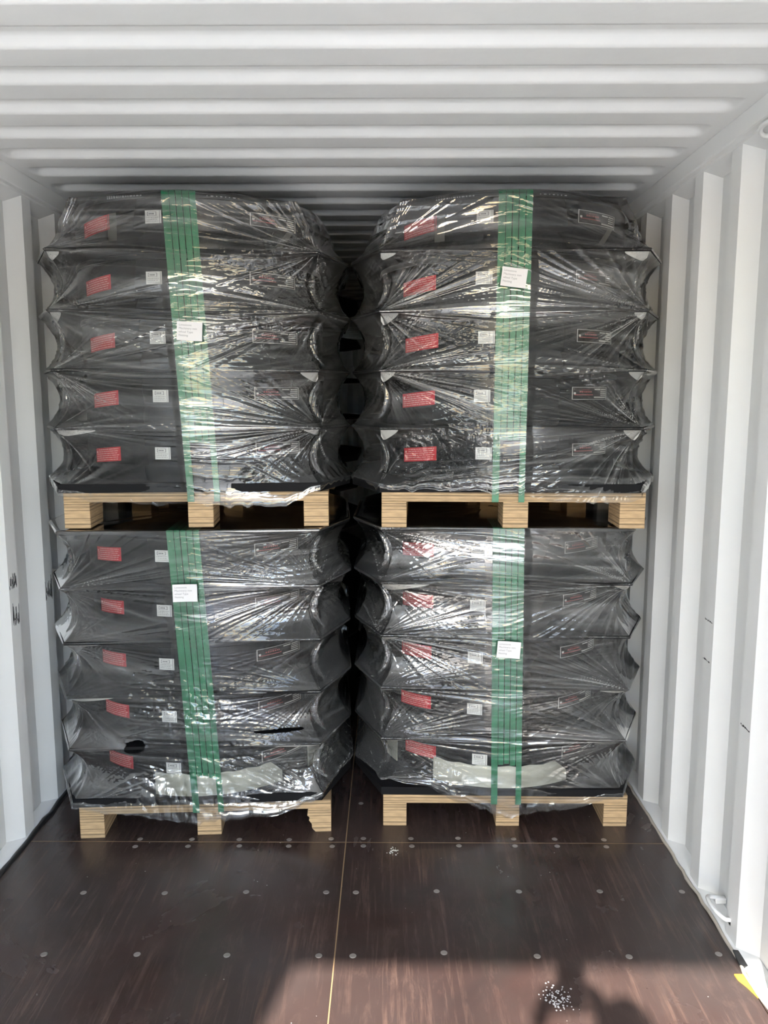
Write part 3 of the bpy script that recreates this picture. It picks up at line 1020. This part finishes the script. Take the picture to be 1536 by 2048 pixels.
for S in STACKS:
    rg = random.Random(S['seed'])
    X0, Y0, Z0, RZ = S['x'], S['y'], S['z'], S['rz']
    M = Matrix.Translation((X0, Y0, Z0)) @ Matrix.Rotation(RZ, 4, 'Z')

    def put(name, me, local=(0, 0, 0), extra=0.0):
        return link(name, me, None, None, M @ Vector(local), RZ + extra)
    make_pallet((X0 + S['px'], Y0 - 0.006, Z0), S['prz'], 'pale plywood block pallet carrying the ' + S['w'] + (', one block chipped' if S['k'] == 'LL' else ''), chip=S['k'] == 'LL')
    tag(put('base_board', pad_me, (0, 0, ZDK)), 'thick black base board on the pallet under the ' + S['short'], 'board', 'black base boards')
    for k in range(5):
        make_drum(M @ Vector((rg.uniform(-.006, .006), YC + rg.uniform(-.002, .002), ZDK + PAD + k * PIT)), RZ + R(rg.uniform(-1.6, 1.6)),
                  'black stickered ' + NTH[k] + ' of the ' + S['short'], top=(k == 4 and S['z'] > 0))
    lname = ['lowest', 'second lowest', 'second highest', 'highest']
    for k in range(4):
        has = [f for f in S['flaps'] if f[0] == k]
        b_ = put('layer_board', None, (0, 0, SHEETS[k])) if has else None
        lab = lname[k] + ' thin black board between the drums of the ' + S['short']
        if has:
            link('sheet', sheet_me, None, b_)
            for _, sg, ln, dr in has:
                t = link('corner_tip', flap_mesh(sg, ln, dr, SHEETS[k]), None, b_)
                t['label'] = 'white foam tip hanging out'
        else:
            b_ = put('layer_board', sheet_me, (0, 0, SHEETS[k]))
        tag(b_, lab, 'board', 'black boards between the drums')
    if S['z'] == 0:
        tag(put('layer_board', sheet_me, (0, 0, ZT)), 'black board lying on top of the ' + S['short'], 'board', 'black boards between the drums')
    for k, (xa, xb) in enumerate(STRAPS):
        wrap = k in (0, 4)
        pos = ['outer green strap nearest the left edge', 'second green strap', 'middle green strap', 'fourth green strap', 'outer green strap nearest the right edge'][k]
        tag(put('strap', strap_mesh(xa, xb, S['lean'], S['zend'] + rg.uniform(-.01, .01), wrap, S['z'] == 0)), pos + ' in the band on the ' + S['short'] + ', counted from the left' * (k in (1, 3)), 'strap', 'green straps')
    for a0, a1, h in S['skirt']:
        side = 'front' if a0 < 0 < a1 else 'inner side'
        tag(put('foam_sheet', skirt_mesh(a0, a1, h, side == 'front'), (0, YC, ZDK + PAD)), 'cream foam sheet tucked round the base of the ' + S['short'] + ' at its ' + side, 'foam sheet')
    film = put('stretch_wrap', make_film('film', S['seed'], S['hem'], S['lean'], S['crush'], S['holes'], capped=S['z'] == 0, milky=S['milky']))
    film.data.materials.append(m_film)
    tag(film, 'clear wrinkled stretch film around the ' + S['w'], 'stretch film', 'stretch film round the stacks')
    nx, nzv, tilt = S['note']
    nt = put('paper_note', None, (nx, -(A + 0.0290), nzv))
    tag(nt, 'white printed paper note taped over the green straps of the ' + S['short'], 'note', 'paper notes on the straps')
    nt.rotation_euler = (0, tilt * -1, RZ)
    link('paper', paper_me, None, nt)
    for me in lines: link('lettering', me, None, nt)

# second row behind, added to keep the gap between the stacks dark
for x, zc, nm in ((-0.575, 0.0, 'lower stack at left'), (0.583, 0.0, 'lower stack at right'), (-0.575, ZT + ST + 0.008, 'upper stack at left'), (0.583, ZT + ST + 0.008, 'upper stack at right')):
    Y0 = 3.945 + A
    make_pallet((x, Y0, zc), 0, 'plywood pallet of the added second row, carrying the rear ' + nm)
    tag(link('base_board', pad_me, None, None, (x, Y0, zc + ZDK)), 'black base board in the added second row, rear ' + nm, 'board', 'black base boards')
    for k in range(5):
        make_drum((x, Y0 + YC, zc + ZDK + PAD + k * PIT), 0, 'black ' + NTH[k] + ' of the added rear ' + nm, plain=True)
    for k in range(5 if zc == 0 else 4):
        tag(link('layer_board', sheet_me, None, None, (x, Y0, zc + (SHEETS + [ZT])[k])), (lname + ['top'])[k] + ' black board in the added second row, rear ' + nm, 'board', 'black boards between the drums')

# ------------------------------------------------------------------ small things
def lashing_ring(y, z, up, label):
    t = tag(link('lashing_ring', None, None, None, (XW, y, z)), label, 'lashing ring', 'white lashing rings on the side wall')
    s = 1 if up else -1
    bm = bmesh.new()
    pts = []
    for k in range(13):
        a = math.pi * k / 12
        pts.append((-0.012 - 0.024 * math.sin(a), 0.055 * math.cos(a), -s * 0.006 + 0.012 * math.sin(a)))
    tube(bm, [(0.030, 0.055, pts[0][2] - 0.004)] + pts + [(0.030, -0.055, pts[-1][2] - 0.004)], 0.0065, 10)
    link('bar', bm_mesh('bar', bm, True), m_white, t)
    for q in (-0.055, 0.055):
        link('lug', box_mesh('lug', 0.000, 0.034, q - 0.010, q + 0.010, -0.014, 0.004, bev=0.003), m_white, t)
    return t


lashing_ring(2.245, 0.058, False, 'white steel lashing ring low on the side wall above the floor')
lashing_ring(2.215, 2.300, True, 'white steel lashing ring high on the side wall under the roof rail')
# crumpled foil remnant on the upper ring
rgf = np.random.default_rng(5)
bm = bmesh.new()
bmesh.ops.create_icosphere(bm, subdivisions=3, radius=1)
for v in bm.verts:
    k = 0.75 + 0.5 * rgf.random()
    v.co = Vector((v.co.x * 0.010 * k, v.co.y * 0.022 * k, v.co.z * 0.024 * k))
tag(link('foil_scrap', bm_mesh('foil_scrap', bm), m_foil, None, (XW - 0.013, 2.200, 2.288)), 'crumpled silver foil scrap caught on the upper lashing ring', 'foil')

# yellow webbing end lying at the wall foot
bm = bmesh.new()
pp = [floor_pt(u, v) for u, v in ((1474, 1947), (1492, 1947), (1511, 1954), (1536, 1968), (1600, 2005), (1600, 2040), (1536, 1994), (1500, 1972), (1482, 1958))]
prism(bm, [(min(x, 1.150), y) for x, y in pp], 0.0005, 0.004)
bmesh.ops.recalc_face_normals(bm, faces=bm.faces)
tag(link('webbing_end', bm_mesh('webbing_end', bm), m_yellow), 'yellow webbing strip lying on the floor at the wall foot', 'strap')

# torn dark liner pieces at the wall foot
bm = bmesh.new()
pp = [floor_pt(u, v) for u, v in ((1471, 1902), (1481, 1903), (1489, 1908), (1499, 1926), (1506, 1934), (1494, 1935), (1484, 1930))]
prism(bm, pp, 0.003, 0.010)
bmesh.ops.recalc_face_normals(bm, faces=bm.faces)
tag(link('liner_scrap', bm_mesh('liner_scrap', bm), m_rubber), 'torn dark liner scrap at the wall foot beside the yellow strip', 'scrap')

# flakes of paint stuck to the floor
rg = random.Random(12)
cx, cy = floor_pt(1118, 1998)
bm = bmesh.new()
for k in range(90):
    x = cx + rg.gauss(0, 0.020); y = cy + rg.gauss(0, 0.028)
    r = rg.uniform(0.0012, 0.0042); z = rg.uniform(0.0005, 0.0025)
    a0 = rg.uniform(0, 6)
    prism(bm, [(x + r * rg.uniform(.5, 1) * math.cos(a0 + j * 1.2566), y + r * rg.uniform(.5, 1) * math.sin(a0 + j * 1.2566)) for j in range(5)], z, z + 0.0008)
bmesh.ops.recalc_face_normals(bm, faces=bm.faces)
tag(link('paint_flakes', bm_mesh('paint_flakes', bm), m_inkfaint), 'patch of white paint flakes on the brown floor', 'flakes', kind='stuff')
cx, cy = floor_pt(788, 1703)
bm = bmesh.new()
for k in range(26):
    x = cx + rg.gauss(0, 0.011); y = cy + rg.gauss(0, 0.014); r = rg.uniform(0.001, 0.004); a0 = rg.uniform(0, 6)
    prism(bm, [(x + r * math.cos(a0 + j * 1.57), y + r * math.sin(a0 + j * 1.57)) for j in range(4)], 0.0004, 0.0014)
bmesh.ops.recalc_face_normals(bm, faces=bm.faces)
tag(link('film_scrap', bm_mesh('film_scrap', bm), m_label), 'small white film scraps on the floor near the seam', 'scraps', kind='stuff')

# the photographer, behind the camera; the shadow on the floor is theirs
def person():
    root = tag(link('person', None, None, None, (CAMX + 0.07, -0.36, 0)), 'person in dark clothes holding up a phone, casting the shadow on the floor', 'person')
    J = {'pel': (0, 0, .95, .135), 'wst': (0, 0, 1.12, .125), 'chs': (0, 0, 1.32, .15), 'nkb': (0, .01, 1.47, .065), 'nk': (0, .02, 1.53, .055)}
    E = [('pel', 'wst'), ('wst', 'chs'), ('chs', 'nkb'), ('nkb', 'nk')]
    for s, q in ((-1, 'l'), (1, 'r')):
        J['sh' + q] = (s * .17, 0, 1.42, .062); J['el' + q] = (s * .25, .10, 1.24, .046); J['wr' + q] = (s * .10 - .07, .28, 1.50, .031)
        J['hp' + q] = (s * .09, 0, .88, .09); J['kn' + q] = (s * .11, .02, .48, .062); J['an' + q] = (s * .12, -.01, .09, .045); J['ft' + q] = (s * .13, .13, .045, .04)
        E += [('chs', 'sh' + q), ('sh' + q, 'el' + q), ('el' + q, 'wr' + q), ('pel', 'hp' + q), ('hp' + q, 'kn' + q), ('kn' + q, 'an' + q), ('an' + q, 'ft' + q)]
    def skin(name, J, E, mat, rootk):
        ks = list(J)
        me = bpy.data.meshes.new(name)
        me.from_pydata([J[k][:3] for k in ks], [(ks.index(a), ks.index(c)) for a, c in E], [])
        o = link(name, me, mat, root)
        md = o.modifiers.new('skin', 'SKIN')
        for i, k in enumerate(ks):
            sv = me.skin_vertices[0].data[i]
            sv.radius = (J[k][3], J[k][3]); sv.use_root = (k == rootk)
        sb = o.modifiers.new('sub', 'SUBSURF'); sb.levels = 1; sb.render_levels = 1
        return o
    skin('body', J, E, m_cloth, 'pel')
    bm = bmesh.new()
    bmesh.ops.create_uvsphere(bm, u_segments=20, v_segments=14, radius=1)
    for v in bm.verts:
        v.co = Vector((v.co.x * .080, v.co.y * .098 + .02, v.co.z * .122 + 1.655))
        if v.co.y > .10 and abs(v.co.x) < .02 and 1.60 < v.co.z < 1.67: v.co.y += .02
    link('head', bm_mesh('head', bm, True), m_skin, root)
    bm = bmesh.new()
    bmesh.ops.create_uvsphere(bm, u_segments=20, v_segments=14, radius=1)
    for v in bm.verts: v.co = Vector((v.co.x * .086, v.co.y * .104 + .010, max(v.co.z, -.2) * .126 + 1.662))
    link('hair', bm_mesh('hair', bm, True), m_cloth, root)
    for s in (-1, 1):
        H = {'w': (s * .10 - .07, .28, 1.50, .028), 'p': (s * .075 - .07, .305, 1.545, .033)}
        Eh = [('w', 'p')]
        for k in range(4):
            z0 = 1.575 - k * .021
            H['a%d' % k] = (s * .070 - .07, .325, z0, .0095); H['b%d' % k] = (s * .060 - .07, .338 - .002 * k, z0 + .004, .0085); H['c%d' % k] = (s * .040 - .07, .334, z0 + .002, .0075)
            Eh += [('p', 'a%d' % k), ('a%d' % k, 'b%d' % k), ('b%d' % k, 'c%d' % k)]
        H['t1'] = (s * .06 - .07, .300, 1.585, .011); H['t2'] = (s * .035 - .07, .312, 1.592, .0095)
        Eh += [('p', 't1'), ('t1', 't2')]
        skin('hand', H, Eh, m_skin, 'w')
    return root


person()
ph = tag(link('phone', box_mesh('phone', -0.040, 0.040, -0.008, 0.0, -0.082, 0.075, bev=0.003), m_black, None, (CAMX + 0.0, -0.022, CAMZ - 0.01)), 'black phone held up in both hands by the standing person', 'phone')
